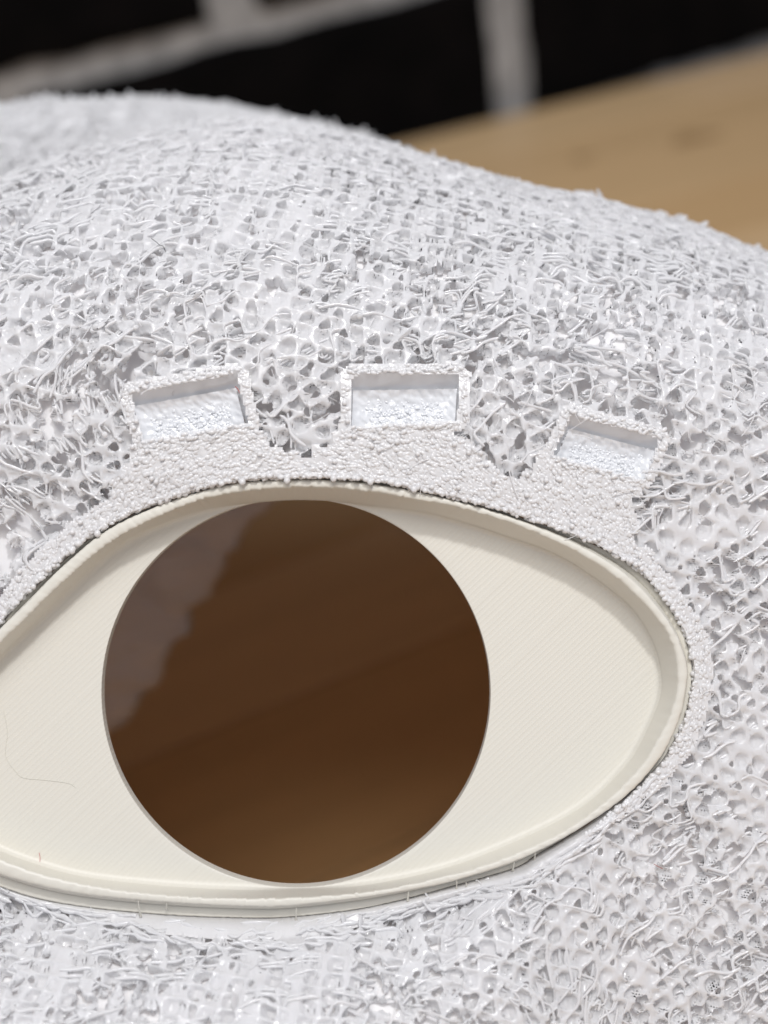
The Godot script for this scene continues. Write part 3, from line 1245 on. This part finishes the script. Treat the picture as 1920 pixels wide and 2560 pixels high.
# ---------------------------------------------------------------- scene
func _ready() -> void:
	set_frames()
	# camera
	var cam := Camera3D.new()
	cam.name = "camera"
	cam.fov = 40.0
	cam.near = 0.02
	cam.far = 20.0
	var at := CameraAttributesPhysical.new()
	at.frustum_focus_distance = 0.153
	at.frustum_focal_length = 33.0
	at.exposure_aperture = 8.5
	at.frustum_near = 0.02
	at.frustum_far = 20.0
	cam.attributes = at
	add_child(cam)
	cam.transform = Transform3D(face, Vector3(0, HEIGHT, 0))
	cam.fov = 40.0
	# light: a soft lamp above and behind the camera, in a grey room
	var env := Environment.new()
	env.background_mode = Environment.BG_COLOR
	env.background_color = Color(0.35, 0.36, 0.405).linear_to_srgb()
	env.tonemap_mode = Environment.TONE_MAPPER_LINEAR
	env.tonemap_exposure = 1.28
	env.sdfgi_enabled = true
	env.ssao_enabled = true
	env.ssil_enabled = true
	var we := WorldEnvironment.new()
	we.environment = env
	add_child(we)
	var lamp := AreaLight3D.new()
	lamp.name = "window_light"
	lamp.area_size = Vector2(0.45, 0.45)
	lamp.light_energy = 0.30
	lamp.light_color = Color(1.0, 0.99, 0.97)
	lamp.shadow_enabled = true
	add_child(lamp)
	var aim := m2w * Vector3(0, 0, 0)
	lamp.position = aim + face * Vector3(-0.08, 0.52, 0.75)
	lamp.look_at_from_position(lamp.position, aim, Vector3.UP)
	var small := AreaLight3D.new()
	small.name = "ceiling_lamp"
	small.area_size = Vector2(0.06, 0.06)
	small.light_energy = 0.30
	small.light_color = Color(0.99, 0.99, 1.0)
	small.shadow_enabled = true
	add_child(small)
	small.look_at_from_position(aim + face * Vector3(0.12, 0.62, 0.7), aim, Vector3.UP)

	# helpers' tables
	rng.seed = 7
	noise.seed = 3
	noise.frequency = 0.05
	noise.fractal_octaves = 2
	fine.seed = 5
	fine.frequency = 0.08
	fine.fractal_octaves = 2
	for j in SIDES:
		COS.append(cos(TAU * j / SIDES))
		SIN.append(sin(TAU * j / SIDES))
	make_brow()
	make_outlines()
	make_mask()
	var t0 := Time.get_ticks_msec()

	table_and_wall()

	# the head
	var white := plastic(Color(0.955, 0.95, 0.958), 0.13, 1.0)
	var dense := plastic(Color(0.885, 0.875, 0.875), 0.2, 0.8)
	dense.metallic_specular = 0.62
	white.metallic_specular = 0.62
	var floor_white := plastic(Color(0.87, 0.88, 0.90), 0.2, 0.6)
	floor_white.metallic_specular = 0.62
	white.heightmap_enabled = true
	white.heightmap_texture = noise_tex(0.05, Color.BLACK, Color.WHITE, 512, 3, 50)
	white.heightmap_scale = 0.002
	white.uv1_triplanar = true
	white.uv1_scale = Vector3.ONE * 60.0
	var inner := plastic(Color(0.9, 0.895, 0.9), 0.5, 0.6)
	inner.backlight = Color(0.54, 0.42, 0.34)
	var head := thing("lattice_head", "white animal head printed as an open plastic lattice, three brow slots above its eye", "mask", (m2w * Vector3(-6, -36, -85)) * Vector3(1, 0, 1))
	var to := Transform3D(Basis(), -head.position) * m2w
	head_base = head.position
	var lat := Tris.new()
	lattice(lat)
	threads(lat)
	lid_strands(lat)
	print("lattice ", lat.v.size(), " vertices ", lat.i.size() / 3, " triangles ", Time.get_ticks_msec() - t0, " ms")
	part("lattice", lat.mesh(to), white, head).set_meta("kind", "stuff")
	var wb := web()
	print("web ", wb.i.size() / 3, " triangles ", Time.get_ticks_msec() - t0, " ms")
	part("fused_web", wb.mesh(to), white, head).set_meta("kind", "stuff")
	part("solid_band", solid_band().mesh(to), dense, head)
	part("socket_wall", socket_wall().mesh(to), dense, head)
	grain = bead_mesh()
	print("blobs ", blobs.size())
	scatter("fused_lump", grain, white, blobs, head)
	scatter("plastic_beads", grain, dense, band_beads(), head)
	for k in 3:
		var slot_root := Node3D.new()
		slot_root.name = "brow_slot"
		head.add_child(slot_root, true)
		slot(k, slot_root, dense, floor_white, to)
	var sh := Tris.new()
	shell(sh, 2.05)
	part("inner_shell", sh.mesh(to), inner, head)
	var rest := outer_strands(sh)
	print("outer ", rest.size())
	scatter("outer_lattice", grain, white, rest, head)
	# a torn-looking inner wall seen through the eye
	var rag := Tris.new()
	var pts := PackedVector2Array([Vector2(800, 1120), Vector2(690, 1250), Vector2(600, 1350), Vector2(540, 1450), Vector2(480, 1530), Vector2(440, 1620), Vector2(370, 1730), Vector2(270, 1850), Vector2(120, 2010)])
	var rows := 60
	var cols := 40
	for k in rows + 1:
		var f := k / float(rows) * (pts.size() - 1.001)
		var q := int(f)
		var e := pts[q].cubic_interpolate(pts[q + 1], pts[maxi(q - 1, 0)], pts[mini(q + 2, pts.size() - 1)], f - q)
		e += Vector2(1, 0.7) * 16.0 * fine.get_noise_2d(k * 2.3, 8.0)
		for j in cols + 1:
			var g := j / float(cols)
			var p := px(e.x - 900.0 * g, e.y - 160.0 * g, -78.0 + 26.0 * g)
			var d := Vector2(p.x + 33.0, p.y + 11.0).length()
			p.z += 1.2 * fine.get_noise_2d(p.x * 3.0, p.y * 3.0) - 3.0 * exp(-pow((d - 7.0) / 2.2, 2.0))
			rag.v.append(p)
	for k in rows:
		for j in cols:
			var o := k * (cols + 1) + j
			rag.quad(o, o + 1, o + cols + 2, o + cols + 1)
	var face_count := rag.v.size()
	var tri_count := rag.i.size()
	for k in face_count:
		rag.v.append(rag.v[k] + Vector3(-1.5, -0.5, -4.0))
	for k in range(0, tri_count, 3):
		rag.i.append(face_count + rag.i[k]); rag.i.append(face_count + rag.i[k + 2]); rag.i.append(face_count + rag.i[k + 1])
	for k in rows:
		rag.quad(k * (cols + 1), (k + 1) * (cols + 1), face_count + (k + 1) * (cols + 1), face_count + k * (cols + 1))
	rag.smooth()
	part("inner_wall", rag.mesh(to), inner, head)

	# the eye
	var cream := plastic(Color(0.69, 0.665, 0.592), 0.45)
	var plate := plastic(Color(0.69, 0.665, 0.592), 0.5)
	plate.heightmap_enabled = true
	plate.heightmap_texture = raster_texture()
	plate.heightmap_scale = 0.0042
	plate.uv1_scale = Vector3(1 / 40.0, 1 / 40.0, 1)
	eye_insert(plate, cream)

	# lint
	fibre([378,596, 392,606, 400,614, 408,616, 414,630], 0.3, 0.035, Color(0.05, 0.05, 0.05), "tiny dark lint fibre with a hooked end high on the brow lattice")
	fibre([98,2132, 100,2145, 99,2158, 95,2162], 0.12, 0.03, Color(0.6, 0.2, 0.2), "tiny red lint fibre standing at the lower edge of the cream eye plate")
	fibre([588,966, 594,972, 599,982], 0.2, 0.04, Color(0.5, 0.1, 0.08), "short red lint fibre in the corner of the first brow slot")
	fibre([8,1775, 18,1830, 14,1890, 40,1930, 60,1945, 110,1950, 170,1958, 190,1970], 0.06, 0.018, Color(0.7, 0.69, 0.62), "long pale hair lying in a curve across the eye plate")
	fibre([1635,2160, 1645,2166, 1657,2172], 0.3, 0.035, Color(0.45, 0.12, 0.1), "short red lint fibre on the lattice under the outer eye corner")
	fibre([846,408, 852,398, 856,402, 850,412], 0.4, 0.03, Color(0.06, 0.06, 0.06), "dark curled lint fibre near the top of the brow ridge")
	print("done ", Time.get_ticks_msec() - t0, " ms")
